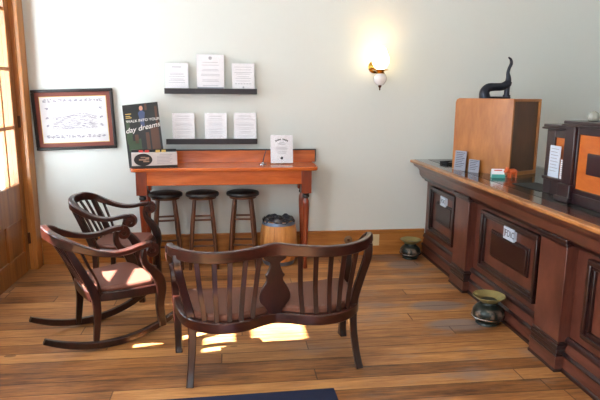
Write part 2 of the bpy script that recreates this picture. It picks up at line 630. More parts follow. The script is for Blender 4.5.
# left wall: double door and sidelight near the corner, a shop window nearer the camera
DT = 2.92                      # top of the door opening
lw = MB()
for y0, y1, z0, z1 in ((-0.10, 0.0, 0, CZ), (-1.57, -0.10, DT, CZ), (-1.68, -1.57, 0, CZ), (-2.395, -1.68, 0, 1.30),
                       (-2.395, -1.68, DT, CZ), (-3.55, -2.395, 0, CZ), (-5.25, -3.55, 0, 0.75), (-5.25, -3.55, 2.8, CZ), (FY, -5.25, 0, CZ)):
    lw.box(LX - 0.2, LX, y0, y1, z0, z1)
struct(lw.build('wall_left', M['wall'], smooth=False))
fw = MB()
for x0, x1, z0, z1 in ((LX - 0.2, -1.65, 0, CZ), (-1.65, 1.25, 0, 0.75), (-1.65, 1.25, 2.8, CZ), (1.25, RX, 0, CZ)):
    fw.box(x0, x1, FY - 0.15, FY, z0, z1)
struct(fw.build('wall_front', M['wall'], smooth=False))
# pavement outside and an added unseen block that keeps the sun off the door leaves
struct(MB().box(-14, LX - 0.2, -14, 20, -0.2, -0.08).build('pavement', M['concrete'], smooth=False))
nb = MB().box(-9.5, -5.8, -2.25, 2.2, -0.08, 9.0)
struct(nb.build('added_sun_block', M['brick'], smooth=False))

bb = MB().box(LX + 0.03, 1.93, -0.018, 0, 0, 0.235).box(LX + 0.03, 1.93, -0.026, 0, 0.235, 0.262)
struct(bb.build('baseboard_back', M['oak'], bevel=0.006))
struct(MB().box(LX, LX + 0.02, -3.5, -2.36, 0, 0.24).build('baseboard_left', M['oak'], bevel=0.006))

# door casing
tr = MB()
for y0, y1 in ((-0.165, -0.025), (-1.70, -1.57)):
    tr.box(LX, LX + 0.035, y0, y1, 0, DT + 0.12)
tr.box(LX, LX + 0.035, -1.70, -0.025, DT - 0.02, DT + 0.14)
tr.box(LX - 0.16, LX, -0.165, -0.10, 0, DT).box(LX - 0.16, LX, -1.57, -1.545, 0, DT)
struct(tr.build('trim_1', M['casing'], bevel=0.006))
tr = MB().box(LX, LX + 0.03, -2.475, -2.395, 1.22, DT + 0.12).box(LX - 0.15, LX + 0.06, -2.475, -1.68, 1.26, 1.30)
struct(tr.build('trim_2', M['oakv'], bevel=0.005))


def door(name, y0, y1, hinge_hi):
    """y0 < y1; leaf lies just behind the wall face"""
    x0, x1 = LX - 0.075, LX - 0.03
    st, gb, gt = 0.095, 0.81, 2.74
    b = MB()
    b.box(x0, x1, y0, y0 + st, 0.01, DT - 0.03).box(x0, x1, y1 - st, y1, 0.01, DT - 0.03)
    b.box(x0, x1, y0 + st, y1 - st, gt, DT - 0.03).box(x0, x1, y0 + st, y1 - st, 0.50, gb)
    b.box(x0, x1, y0 + st, y1 - st, 0.01, 0.20)
    ym = (y0 + y1) / 2
    b.box(x0, x1, ym - 0.045, ym + 0.045, 0.20, 0.50)
    d = struct(b.build(name, M['oakv'], bevel=0.006))
    p = MB()
    for a, c in ((y0 + st, ym - 0.045), (ym + 0.045, y1 - st)):
        p.box(x0 + 0.012, x1 - 0.018, a, c, 0.20, 0.50)
    p.build('door_panel', M['oakv'], d)
    mu = MB()
    for z in (1.295, 1.78, 2.26):
        mu.box(x0 + 0.005, x1, y0 + st, y1 - st, z - 0.014, z + 0.014)
    w = (y1 - y0 - 2 * st)
    for k in (1, 2):
        yy = y0 + st + w * k / 3
        mu.box(x0 + 0.005, x1, yy - 0.014, yy + 0.014, gb, gt)
    mu.build('muntin', M['casing'], d, bevel=0.004)
    MB().box(x0 + 0.02, x0 + 0.024, y0 + st, y1 - st, gb, gt).build('door_glass', M['pane'], d, smooth=False)
    yk = y0 + 0.05 if hinge_hi else y1 - 0.05
    k = MB().box(x1, x1 + 0.006, yk - 0.025, yk + 0.025, 0.48, 0.66).lathe([(0.008, 0), (0.012, 0.03), (0.026, 0.045), (0.028, 0.06), (0.015, 0.072)], 16,
                                                                          Matrix.Translation((x1 + 0.004, yk, 0.575)) @ Matrix.Rotation(PI / 2, 4, 'Y'))
    k.build('door_knob', M['brass'], d, bevel=0.002)
    yh = y1 - 0.004 if hinge_hi else y0 + 0.004
    for z in (0.30, 1.34, 2.45):
        MB().cyl((x1 + 0.008, yh, z - 0.05), (x1 + 0.008, yh, z + 0.05), 0.012).build('hinge', M['bronze'], d)
    return d


door('door_1', -0.985, -0.17, True)
door('door_2', -1.54, -0.99, False)


def window(name, y0, y1, z0, z1, cols, bars, bar=0.014):
    x0, x1 = LX - 0.12, LX - 0.06
    b = MB()
    t = 0.05
    b.box(x0, x1, y0, y0 + t, z0, z1).box(x0, x1, y1 - t, y1, z0, z1)
    b.box(x0, x1, y0 + t, y1 - t, z0, z0 + t).box(x0, x1, y0 + t, y1 - t, z1 - t, z1)
    for z in bars:
        b.box(x0 + 0.01, x1 - 0.01, y0 + t, y1 - t, z - bar, z + bar)
    for k in range(1, cols):
        yy = y0 + (y1 - y0) * k / cols
        b.box(x0 + 0.01, x1 - 0.01, yy - 0.014, yy + 0.014, z0 + t, z1 - t)
    w = struct(b.build(name, M['oakv'], bevel=0.004))
    MB().box(x0 + 0.03, x0 + 0.034, y0 + t, y1 - t, z0 + t, z1 - t).build('window_glass', M['pane'], w, smooth=False)
    return w


w1 = window('window_1', -2.395, -1.68, 1.30, DT, 1, (1.76, 2.30), 0.05)  # raised sill and thick bars shaped to trim the sun patches
# added unseen board cutting the sun through the lower part of the nearer half
MB().box(LX - 0.05, LX - 0.03, -2.37, -2.13, 1.32, 1.93).build('added_sun_mask', M['oakv'], w1, bevel=0.004)
window('window_2', -5.25, -3.55, 0.75, 2.8, 3, (1.78,))
b = MB()
for x0, x1, z0, z1 in ((-1.65, -1.59, 0.75, 2.8), (1.19, 1.25, 0.75, 2.8), (-1.59, 1.19, 0.75, 0.81), (-1.59, 1.19, 2.74, 2.8), (-0.23, -0.17, 0.81, 2.74)):
    b.box(x0, x1, FY - 0.11, FY - 0.05, z0, z1)
w3 = struct(b.build('window_3', M['oakv'], bevel=0.004))
MB().box(-1.59, 1.19, FY - 0.082, FY - 0.078, 0.81, 2.74).build('window_glass', M['pane'], w3, smooth=False)


# ------------------------------------------------------------------ rocking chair and armchair
def side_pts(sgn, dz=0.0):
    return [(0.335, 0.268 * sgn, 0.650 + dz), (0.27, 0.272 * sgn, 0.644 + dz), (0.19, 0.274 * sgn, 0.626 + dz), (0.10, 0.272 * sgn, 0.622 + dz),
            (0.01, 0.266 * sgn, 0.640 + dz), (-0.075, 0.252 * sgn, 0.672 + dz), (-0.15, 0.222 * sgn, 0.706 + dz), (-0.203, 0.135 * sgn, 0.732 + dz)]


def make_chair(name, label, loc, rotz, rocker, dz):
    t = thing(name, label, 'chair', loc, rotz)
    # bent arm-and-crest rail, one continuous sweep
    pts = side_pts(-1, dz) + [(-0.218, 0, 0.738 + dz)] + list(reversed(side_pts(1, dz)))
    c = cat(pts, 5)
    n = len(c)
    hs = lerp_list([0.03, 0.03, 0.03, 0.032, 0.036, 0.046, 0.06, 0.066, 0.068, 0.066, 0.06, 0.046, 0.036, 0.032, 0.03, 0.03, 0.03], n)
    ws = lerp_list([0.05, 0.056, 0.056, 0.056, 0.056, 0.056, 0.05, 0.044, 0.042, 0.044, 0.05, 0.056, 0.056, 0.056, 0.056, 0.056, 0.05], n)
    rail = MB().sweep(c, ws, hs).build('arm_rail', M['mahogx'], t)
    for sgn in (-1, 1):
        # scroll rolled under the end of the arm
        s = MB()
        sp = []
        for k in range(26):
            a = PI / 2 - k / 25 * 2.55 * PI
            r = 0.042 - 0.029 * k / 25
            sp.append((0.338 + r * math.cos(a), 0.268 * sgn, 0.608 + dz + r * math.sin(a)))
        s.sweep(sp, 0.052, lerp_list([0.03, 0.02], 26), up=[Vector((p[0] - 0.338, 0, p[2] - 0.608 - dz)).normalized() for p in sp])
        s.build('arm_scroll', M['mahogx'], t)
        MB().cyl((0.338, 0.240 * sgn, 0.608 + dz), (0.338, 0.298 * sgn, 0.608 + dz), 0.015).build('scroll_button', M['mahog'], t)
        # front leg rising into the curved arm support
        zf = 0.075 if rocker else 0.0
        fp = cat([(0.300, 0.268 * sgn, 0.626 + dz), (0.288, 0.268 * sgn, 0.57 + dz), (0.305, 0.267 * sgn, 0.515 + dz), (0.352, 0.265 * sgn, 0.465 + dz),
                  (0.388, 0.262 * sgn, 0.40 + dz), (0.400, 0.258 * sgn, 0.33 + dz), (0.39, 0.256 * sgn, 0.22 + dz), (0.40, 0.258 * sgn, zf)], 5)
        k = len(fp)
        MB().sweep(fp, 0.042, lerp_list([0.034, 0.036, 0.042, 0.06, 0.07, 0.066, 0.052, 0.046], k), up=(1, 0, 0)).build('leg', M['mahog'], t)
        # rear stile running down into the rear leg
        zr = 0.03 if rocker else 0.0
        rp = cat([(-0.160, 0.205 * sgn, 0.69 + dz), (-0.115, 0.203 * sgn, 0.60 + dz), (-0.055, 0.20 * sgn, 0.47 + dz), (-0.012, 0.20 * sgn, 0.36 + dz),
                  (0.0, 0.202 * sgn, 0.24 + dz), (-0.02, 0.205 * sgn, zr)], 5)
        k = len(rp)
        MB().sweep(rp, 0.034, lerp_list([0.036, 0.042, 0.048, 0.056, 0.046, 0.034], k), up=(1, 0, 0)).build('leg', M['mahog'], t)
        if rocker:
            cv = []
            for q in range(19):
                f = -0.32 + 0.84 * q / 18
                cv.append((f, (0.205 + 0.053 * (f + 0.32) / 0.84) * sgn, 0.026 + (f - 0.08) ** 2 / (2 * 0.78)))
            MB().sweep(cv, 0.034, lerp_list([0.034, 0.042, 0.044, 0.046, 0.046, 0.044, 0.034], 19)).build('runner', M['mahog'], t)
    for sgn in (-1, 1):
        sl = cat([(-0.085, 0.248 * sgn, 0.66 + dz), (-0.045, 0.24 * sgn, 0.56 + dz), (0.0, 0.225 * sgn, 0.46 + dz), (0.03, 0.212 * sgn, 0.355 + dz)], 5)
        MB().sweep(sl, 0.028, 0.014, up=(1, 0, 0.3)).build('slat', M['mahog'], t)
    for k in range(4):
        s_ = (k - 1.5) / 1.5 * 0.13
        bow = -0.200 - 0.016 * (1 - (s_ / 0.15) ** 2)
        sl = cat([(bow, s_ * 1.05, 0.715 + dz), (-0.14, s_ * 1.02, 0.60 + dz), (-0.075, s_, 0.47 + dz), (-0.02, s_, 0.355 + dz)], 5)
        MB().sweep(sl, 0.03, 0.013, up=(1, 0, 0.3)).build('slat', M['mahog'], t)
    # seat frame and leather seat
    ol = [(-0.035, 0.19), (-0.045, 0.10), (-0.048, 0), (-0.045, -0.10), (-0.035, -0.19), (0.10, -0.232), (0.24, -0.258), (0.37, -0.262),
          (0.405, -0.18), (0.418, 0), (0.405, 0.18), (0.37, 0.262), (0.24, 0.258), (0.10, 0.232)]
    MB().prism(ol, 0.305 + dz, 0.368 + dz).build('seat_frame', M['mahog'], t, bevel=0.008)
    il = [(0.02 + (x - 0.02) * 0.94, y * 0.93) for x, y in ol]
    MB().prism(il, 0.360 + dz, 0.400 + dz).build('seat', M['leather'], t, bevel=0.016, seg=3)
    if not rocker:
        MB().box(0.0, 0.37, -0.013, 0.013, 0.13, 0.16).box(-0.013, 0.013, -0.2, 0.2, 0.13, 0.16).box(0.36, 0.386, -0.25, 0.25, 0.13, 0.16).build('stretcher', M['mahog'], t, bevel=0.004)
    return t


make_chair('rocking_chair', 'dark mahogany rocking chair on curved runners, nearest the camera on the left', (-0.950, -1.690, 0), math.radians(29), True, -0.002)
ac = make_chair('armchair', 'dark mahogany scroll-arm chair behind the rocking chair, in front of the door', (-1.030, -0.795, 0), math.radians(-9), False, 0.055)
ac.scale = (0.92, 0.92, 0.97)


# ------------------------------------------------------------------ settee
def make_settee():
    t = thing('settee', 'dark two-seat settee with serpentine slatted back turned to the camera', 'bench', (0.229, -2.35, 0), math.radians(6.7))
    half = [(0.10, -0.025, 0.752), (0.20, -0.058, 0.750), (0.30, -0.072, 0.748), (0.41, -0.060, 0.750), (0.51, -0.010, 0.757), (0.572, 0.055, 0.768)]
    arm = [(0.590, 0.16, 0.745), (0.587, 0.25, 0.68), (0.578, 0.33, 0.63), (0.57, 0.40, 0.605), (0.565, 0.45, 0.60)]
    left = [(-a * 0.965, b, c) for a, b, c in reversed(half)]
    crest = cat([(-0.562, 0.10, 0.770)] + left + [(0, -0.008, 0.758)] + half + [(0.584, 0.10, 0.770)], 5)
    MB().sweep(crest, 0.034, lerp_list([0.060, 0.062, 0.062, 0.06, 0.06, 0.064, 0.072, 0.064, 0.06, 0.06, 0.062, 0.062, 0.060], len(crest))).build('crest_rail', M['mahogx'], t)
    # apron / seat rail
    rh = [(0.08, -0.005), (0.17, -0.048), (0.27, -0.068), (0.37, -0.05), (0.46, 0.015), (0.515, 0.10), (0.545, 0.25), (0.56, 0.42)]
    pl = [(-a * 0.955, b) for a, b in reversed(rh)] + [(0, 0.018)] + rh
    front = [(0.50, 0.445), (0.38, 0.42), (0.25, 0.412), (0.12, 0.395), (0, 0.375)]
    pf = front + [(-a * 0.955, b) for a, b in reversed(front[:-1])]
    pc = cat([(a, b, 0) for a, b in pl], 4)
    fc = cat([(a, b, 0) for a, b in pf], 4)
    ol = [(p.x, p.y) for p in pc] + [(p.x, p.y) for p in fc]
    back_rail = [(p.x, p.y, 0.352) for p in pc]
    MB().sweep(back_rail, 0.036, 0.062).build('seat_rail', M['mahogx'], t)
    MB().sweep([(p.x, p.y, 0.352) for p in fc], 0.036, 0.062).build('seat_rail', M['mahogx'], t)
    MB().prism(ol, 0.362, 0.378).build('seat_board', M['mahog'], t)
    for sgn in (-1, 1):
        hl = [(p.x * 0.965 , 0.20 + (p.y - 0.20) * 0.93) for p in pc if p.x * sgn >= 0] 
        fl = [(p.x * 0.965, 0.20 + (p.y - 0.20) * 0.93) for p in fc if p.x * sgn >= 0]
        o2 = hl + fl if sgn > 0 else hl + fl
        if sgn < 0:
            o2 = [q for q in hl] + [q for q in fl]
            # order: hl runs from the left arm to the middle; fl from the middle to the left arm
        MB().prism(o2, 0.374, 0.418).build('seat_cushion', M['leather2'], t, bevel=0.012)
    for sgn in (-0.955, 1):
        # arms
        a = cat([(x * sgn, y, z) for x, y, z in [(0.584, 0.09, 0.770)] + arm], 5)
        MB().sweep(a, 0.048, lerp_list([0.052, 0.044, 0.034, 0.03, 0.03, 0.03], len(a))).build('arm', M['mahogx'], t)
        MB().cyl((0.545 * sgn, 0.455, 0.572), (0.595 * sgn, 0.455, 0.572), 0.038, 20).build('arm_scroll', M['mahogx'], t)
        fp = cat([(0.57 * sgn, 0.435, 0.575), (0.565 * sgn, 0.41, 0.50), (0.562 * sgn, 0.43, 0.43), (0.56 * sgn, 0.455, 0.36), (0.555 * sgn, 0.46, 0.22), (0.552 * sgn, 0.455, 0.06), (0.552 * sgn, 0.455, 0.0)], 5)
        MB().sweep(fp, 0.044, lerp_list([0.04, 0.044, 0.055, 0.062, 0.052, 0.046, 0.075], len(fp)), up=(0, 1, 0)).build('leg', M['mahog'], t)
        # rear stile and sabre leg
        rp = cat([(0.553 * sgn, 0.02, 0.752), (0.548 * sgn, 0.012, 0.68), (0.525 * sgn, 0.04, 0.56), (0.495 * sgn, 0.06, 0.43), (0.48 * sgn, 0.055, 0.34),
                  (0.482 * sgn, 0.04, 0.22), (0.495 * sgn, 0.012, 0.09), (0.506 * sgn, -0.02, 0.0)], 5)
        MB().sweep(rp, lerp_list([0.046, 0.046, 0.044, 0.046, 0.05, 0.042, 0.038, 0.04], len(rp)), 0.034, up=(0, 1, 0)).build('leg', M['mahog'], t)
        tops = (0.09, 0.175, 0.265, 0.355, 0.452) if sgn < 0 else (0.135, 0.22, 0.305, 0.385, 0.462)
        bots = (0.140, 0.21, 0.275, 0.345, 0.41) if sgn < 0 else (0.150, 0.225, 0.30, 0.36, 0.42)

        def yat(curve, u):
            best = min(curve, key=lambda p: abs(p.x - u))
            return best.y
        for a_, b_ in zip(tops, bots):
            y0, y1 = yat(crest, a_ * sgn), yat(pc, b_ * sgn)
            m_ = (a_ + b_) / 2
            sl = cat([(a_ * sgn, y0, 0.742), ((a_ * 0.75 + b_ * 0.25) * sgn, y0 * 0.75 + y1 * 0.25 + 0.012, 0.64), (m_ * sgn, (y0 + y1) / 2 + 0.022, 0.54), ((a_ * 0.2 + b_ * 0.8) * sgn, y0 * 0.2 + y1 * 0.8 + 0.014, 0.45), (b_ * sgn, y1, 0.36)], 4)
            MB().sweep(sl, 0.027, 0.014, up=(0, 1, 0.1)).build('slat', M['mahog'], t)
    # vase-shaped centre splat
    so = [(0.045, 0.0), (0.045, 0.035), (0.082, 0.08), (0.088, 0.12), (0.072, 0.165), (0.05, 0.20), (0.046, 0.222), (0.056, 0.238), (0.044, 0.252),
          (0.03, 0.29), (0.03, 0.312), (0.055, 0.327), (0.066, 0.347), (0.06, 0.366), (0.042, 0.378)]
    sm = cat([(a, b, 0) for a, b in so], 3)
    outl = [(p.x, p.y) for p in sm] + [(-p.x, p.y) for p in reversed(sm)]
    tilt = Matrix.Translation((0, 0.012, 0.372)) @ Matrix.Rotation(PI / 2 + 0.045, 4, 'X')
    MB().prism(outl, -0.011, 0.011, tilt).build('splat', M['mahog'], t, bevel=0.004)
    return t


make_settee()

# ------------------------------------------------------------------ tall table
tt = thing('console_table', 'tall glossy cherry wood table with low back board against the wall', 'table', (-0.035, -0.25, 0))
TX0, TX1 = -0.835, 0.805
tp = MB().prism([(TX0, 0.225), (TX0, -0.15), (TX0 + 0.015, -0.195), (TX0 + 0.05, -0.21), (TX1 - 0.05, -0.21), (TX1 - 0.015, -0.195), (TX1, -0.15), (TX1, 0.225)], 0.925, 0.957)
tp.build('table_top', M['cherry'], tt, bevel=0.008)
MB().box(-0.70, 0.67, -0.165, -0.145, 0.80, 0.925).box(-0.70, 0.67, 0.16, 0.18, 0.80, 0.925).box(-0.755, -0.735, -0.1, 0.1, 0.80, 0.925).box(0.70, 0.72, -0.1, 0.1, 0.80, 0.925).build('apron', M['cherry'], tt, bevel=0.003)
MB().box(-0.80, 0.835, 0.195, 0.22, 0.957, 1.068).build('back_board', M['cherry'], tt, bevel=0.002)
MB().box(-0.803, 0.838, 0.19, 0.224, 1.068, 1.078).box(0.826, 0.838, 0.19, 0.224, 0.957, 1.068).build('back_board_edge', M['black'], tt, bevel=0.002)
for x in (-0.742, 0.70):
    for y in (-0.125, 0.14):
        lg = MB().box(x - 0.046, x + 0.046, y - 0.046, y + 0.046, 0.715, 0.925)
        lp = [(0.018, 0), (0.021, 0.02), (0.016, 0.05), (0.018, 0.2), (0.024, 0.38), (0.030, 0.52), (0.033, 0.60), (0.031, 0.64), (0.022, 0.665), (0.022, 0.672)]
        lg.lathe(lp, 20, Matrix.Translation((x, y, 0)))
        lo = lg.build('leg', M['cherryv'], tt, bevel=0.004)
        MB().lathe([(0.022, 0.668), (0.031, 0.675), (0.032, 0.69), (0.026, 0.70), (0.032, 0.708), (0.032, 0.716)], 20, Matrix.Translation((x, y, 0))).build('leg_ring', M['black'], lo)


# ------------------------------------------------------------------ stools
def make_stool(label, x, y, rz):
    t = thing('bar_stool', label, 'stool', (x, y, 0), rz, 'round bar stools under the tall table')
    MB().lathe([(0.0, 0.664), (0.135, 0.666), (0.15, 0.674), (0.153, 0.69), (0.147, 0.702), (0.12, 0.709), (0.0, 0.712)], 32, cap=False).build('seat', M['stoolseat'], t)
    MB().lathe([(0.06, 0.646), (0.125, 0.648), (0.125, 0.666), (0.06, 0.666)], 24).build('seat_block', M['stoolwood'], t)
    for k in range(4):
        a = PI / 4 + k * PI / 2
        c, s = math.cos(a), math.sin(a)
        MB().tube([(0.10 * c, 0.10 * s, 0.66), (0.13 * c, 0.13 * s, 0.44), (0.155 * c, 0.155 * s, 0.2), (0.178 * c, 0.178 * s, 0.0)], [0.017, 0.02, 0.019, 0.013]).build('leg', M['stoolwood'], t)
    for k in range(4):
        a, b = PI / 4 + k * PI / 2, PI / 4 + (k + 1) * PI / 2
        for z in ((0.50, 0.27) if k % 2 else (0.46, 0.22)):
            r = 0.10 + (0.66 - z) / 0.66 * 0.078
            MB().cyl((r * math.cos(a), r * math.sin(a), z), (r * math.cos(b), r * math.sin(b), z), 0.009, 10).build('rung', M['stoolwood'], t)
    return t


st = make_stool('black-topped round bar stool at the left, beside the left table leg', -0.600, -0.20, 0.15)
dup(st, (-0.270, -0.20, 0), 0.05, 'black-topped round bar stool between the two others, in the middle')
dup(st, (0.100, -0.20, 0), -0.08, 'black-topped round bar stool at the right, next to the barrel')

# ------------------------------------------------------------------ barrel
bt = thing('barrel', 'small pale wooden barrel with steel hoops under the table', 'barrel', (0.432, -0.20, 0))
bt.scale = (1.06, 1.06, 1.06)
prof = [(0.128, 0.0), (0.142, 0.04), (0.158, 0.12), (0.165, 0.2), (0.162, 0.27), (0.15, 0.35), (0.138, 0.405)]
nst = 20
bv = MB()
for i in range(nst):
    a0, a1 = 2 * PI * i / nst + 0.008, 2 * PI * (i + 1) / nst - 0.008
    vs = []
    for r, z in prof:
        for a in (a0, (a0 + a1) / 2, a1):
            q = r if a in (a0, a1) else r + 0.003
            vs.append((q * math.cos(a), q * math.sin(a), z))
    for r, z in prof:
        for a in (a0, a1):
            vs.append(((r - 0.018) * math.cos(a), (r - 0.018) * math.sin(a), z))
    m = len(prof)
    fs = []
    for j in range(m - 1):
        fs += [(j * 3, j * 3 + 1, j * 3 + 4, j * 3 + 3), (j * 3 + 1, j * 3 + 2, j * 3 + 5, j * 3 + 4)]
        k = 3 * m + 2 * j
        fs += [(k, k + 2, k + 3, k + 1), (j * 3, j * 3 + 3, k + 2, k), (j * 3 + 2, k + 1, k + 3, j * 3 + 5)]
    k = 3 * m
    fs += [(0, k, k + 1, 2, 1), (3 * m - 3, 3 * m - 2, 3 * m - 1, k + 2 * m - 1, k + 2 * m - 2)]
    bv.add(vs, fs)
bv.build('staves', M['barrel'], bt)
for z0, z1, r0, r1 in ((0.372, 0.402, 0.149, 0.143), (0.012, 0.05, 0.138, 0.150)):
    MB().lathe([(r0 - 0.006, z0), (r0, z0), (r1, z1), (r1 - 0.006, z1)], 32, cap=False).build('hoop', M['hoop'], bt)
MB().lathe([(0.0, 0.388), (0.127, 0.388), (0.127, 0.396), (0.0, 0.397)], 28, cap=False).build('barrel_head', M['barrel'], bt)
# crumpled dark plastic cover over the head
cv = MB()
rings, seg = 7, 36
vs, fs = [], []
for i in range(rings + 1):
    r = 0.147 * i / rings
    for k in range(seg):
        a = 2 * PI * k / seg
        z = 0.414 + 0.013 * math.sin(5 * a + i * 1.7) * (i / rings) + 0.008 * math.sin(9 * a - i * 2.3) + (0.012 if i == rings - 1 else 0) - (0.010 if i == rings else 0)
        vs.append((r * math.cos(a), r * math.sin(a), z))
for i in range(rings):
    for k in range(seg):
        a, b = i * seg + k, i * seg + (k + 1) % seg
        fs.append((a, b, b + seg, a + seg))
cv.add(vs, fs)
co = cv.build('plastic_cover', M['plastic'], bt)
so_ = co.modifiers.new('thick', 'SOLIDIFY'); so_.thickness = 0.004

# ------------------------------------------------------------------ wall shelves and notices
def shelf(label, z):
    t = thing('wall_shelf', label, 'shelf', (-0.172, 0, z), 0, 'black picture ledges on the wall')
    MB().box(-0.415, 0.415, -0.10, -0.002, -0.036, -0.012).build('shelf_board', M['blackshelf'], t, bevel=0.002)
    MB().box(-0.415, 0.415, -0.106, -0.098, -0.046, 0.004).build('shelf_lip', M['blackshelf'], t, bevel=0.002)
    return t


shelf('upper black wall shelf holding one large and two small notices', 1.632)
shelf('lower black wall shelf holding three equal white notices', 1.178)


def notice(label, x, z, w, h, style, y=-0.062, lean=0.10, group='white notices in clear holders'):
    t = thing('notice_holder', label, 'notice', (x, y, z), 0, group, rot=(-lean, 0, 0))
    MB().box(-w / 2, w / 2, 0.0, 0.0015, 0.004, h).build('sheet', M['white'], t, smooth=False)
    hd = MB().box(-w / 2 - 0.004, w / 2 + 0.004, -0.004, -0.0015, 0.0, h + 0.004).box(-w / 2 - 0.004, w / 2 + 0.004, 0.003, 0.0055, 0.0, h + 0.004)
    hd.box(-w / 2 - 0.004, w / 2 + 0.004, -0.03, 0.03, -0.003 + 0.0, 0.0)
    hd.build('clear_holder', M['acrylic'], t, smooth=False)
    ln = MB()
    rnd = random.Random(int(x * 977 + z * 131))
    y_ = -0.0008
    if style == 'crest':
        for k in range(12):
            a = 2 * PI * k / 12
            ln.box(-0.006 + 0.009 * math.cos(a), 0.006 + 0.009 * math.cos(a), y_ - 0.0004, y_, h * 0.90 + 0.009 * math.sin(a) - 0.005, h * 0.90 + 0.009 * math.sin(a) + 0.005)
        rows = [0.78, 0.70, 0.58, 0.54, 0.44, 0.40, 0.28, 0.24, 0.12]
    elif style == 'title':
        rows = [0.62, 0.57, 0.50, 0.40, 0.35, 0.27]
        ln.box(-w * 0.20, w * 0.20, y_ - 0.0004, y_, h * 0.84, h * 0.87)
    elif style == 'form':
        rows = [0.86, 0.76, 0.66, 0.60, 0.50, 0.44, 0.34]
        for k in range(6):
            ln.box(-w * 0.36 + k * w * 0.125, -w * 0.36 + k * w * 0.125 + w * 0.07, y_ - 0.0004, y_, h * 0.22, h * 0.25)
        ln.lathe([(0.009, 0), (0.009, 0.0004)], 14, Matrix.Translation((0, y_, h * 0.10)) @ Matrix.Rotation(PI / 2, 4, 'X'))
    else:
        rows = [0.80, 0.74, 0.62, 0.57, 0.52, 0.44, 0.39, 0.30, 0.25, 0.14]
        ln.box(-w * 0.28, w * 0.28, y_ - 0.0004, y_, h * 0.87, h * 0.89)
    for r in rows:
        a = w * rnd.uniform(0.26, 0.40)
        ln.box(-a, a, y_ - 0.0004, y_, h * r - 0.0017, h * r + 0.0017)
    ln.build('printed_text', M['faint'], t, smooth=False)
    return t


notice('small white notice with a short heading, left end of the upper shelf', -0.478, 1.625, 0.205, 0.235, 'title')
big = notice('tallest white notice with a grey crest, middle of the upper shelf', -0.177, 1.625, 0.245, 0.315, 'crest')
MB().box(-0.118, 0.118, -0.012, -0.005, 0.0, 0.022).build('holder_foot', M['tray'], big, bevel=0.002)
notice('small white notice with a round stamp at its foot, right end of the upper shelf', 0.120, 1.625, 0.205, 0.24, 'form')
notice('white notice at the left end of the lower shelf', -0.433, 1.170, 0.20, 0.245, 'plain')
notice('white notice in the middle of the lower shelf', -0.138, 1.170, 0.20, 0.245, 'plain2')
notice('white notice at the right end of the lower shelf', 0.132, 1.170, 0.205, 0.248, 'form2')

tn = notice('white notice with an arched heading in a stand on the tall table', 0.463, 0.960, 0.205, 0.262, 'none', y=-0.20, lean=0.12)
for ch in list(tn.children):
    if ch.name.startswith('printed_text'):
        bpy.data.objects.remove(ch)
ln = MB()
for k in range(9):
    a = (k - 4) / 4 * 0.5
    if k == 4:
        continue
    c, s = math.sin(a) * 0.11, math.cos(a) * 0.11 - 0.11
    ln.add([(x * math.cos(a) + z * math.sin(a) + c, y, -x * math.sin(a) + z * math.cos(a) + s + 0.222) for x in (-0.005, 0.005) for y in (-0.0012, -0.0005) for z in (-0.007, 0.007)],
           [(0, 1, 3, 2), (4, 6, 7, 5), (0, 4, 5, 1), (2, 3, 7, 6), (0, 2, 6, 4), (1, 5, 7, 3)])
ln.lathe([(0.013, 0), (0.013, 0.0006)], 18, Matrix.Translation((0, -0.0005, 0.05)) @ Matrix.Rotation(PI / 2, 4, 'X'))
ln.build('printed_emblem', M['inkdark'], tn, smooth=False)
l2 = MB()
for z, a in ((0.196, 0.02), (0.186, 0.035), (0.176, 0.03), (0.150, 0.05), (0.138, 0.055), (0.126, 0.05), (0.108, 0.045), (0.096, 0.04)):
    l2.box(-a, a, -0.0011, -0.0005, z - 0.0015, z + 0.0015)
l2.build('printed_text', M['ink'], tn, smooth=False)
MB().box(-0.112, 0.112, -0.03, 0.03, -0.001, 0.004).build('stand_foot', M['acrylic'], tn, smooth=False)

# ------------------------------------------------------------------ framed print
fp_ = thing('framed_print', 'old town engraving in a black frame with rust-red mat', 'picture', (-1.400, 0, 1.352), 0, None, rot=(0, -math.radians(1.9), 0))
fw_, fh_ = 0.352, 0.270
fr = MB()
for (x0, x1, z0, z1) in ((-fw_, fw_, fh_ - 0.026, fh_), (-fw_, fw_, -fh_, -fh_ + 0.026), (-fw_, -fw_ + 0.026, -fh_ + 0.026, fh_ - 0.026), (fw_ - 0.026, fw_, -fh_ + 0.026, fh_ - 0.026)):
    fr.box(x0, x1, -0.034, -0.003, z0, z1)
fr.build('frame', M['black'], fp_, bevel=0.006)
MB().box(-fw_ + 0.025, fw_ - 0.025, -0.014, -0.005, -fh_ + 0.025, fh_ - 0.025).build('mat', M['mat'], fp_, smooth=False)
MB().box(-fw_ + 0.062, fw_ - 0.062, -0.0155, -0.013, -fh_ + 0.062, fh_ - 0.062).build('gilt_line', M['gold'], fp_, smooth=False)
rnd = random.Random(3)
en = MB().box(-fw_ + 0.067, fw_ - 0.067, -0.017, -0.013, -fh_ + 0.067, fh_ - 0.067)


def dab(x, z, w, h):
    en.box(x - w / 2, x + w / 2, -0.0178, -0.0168, z - h / 2, z + h / 2)


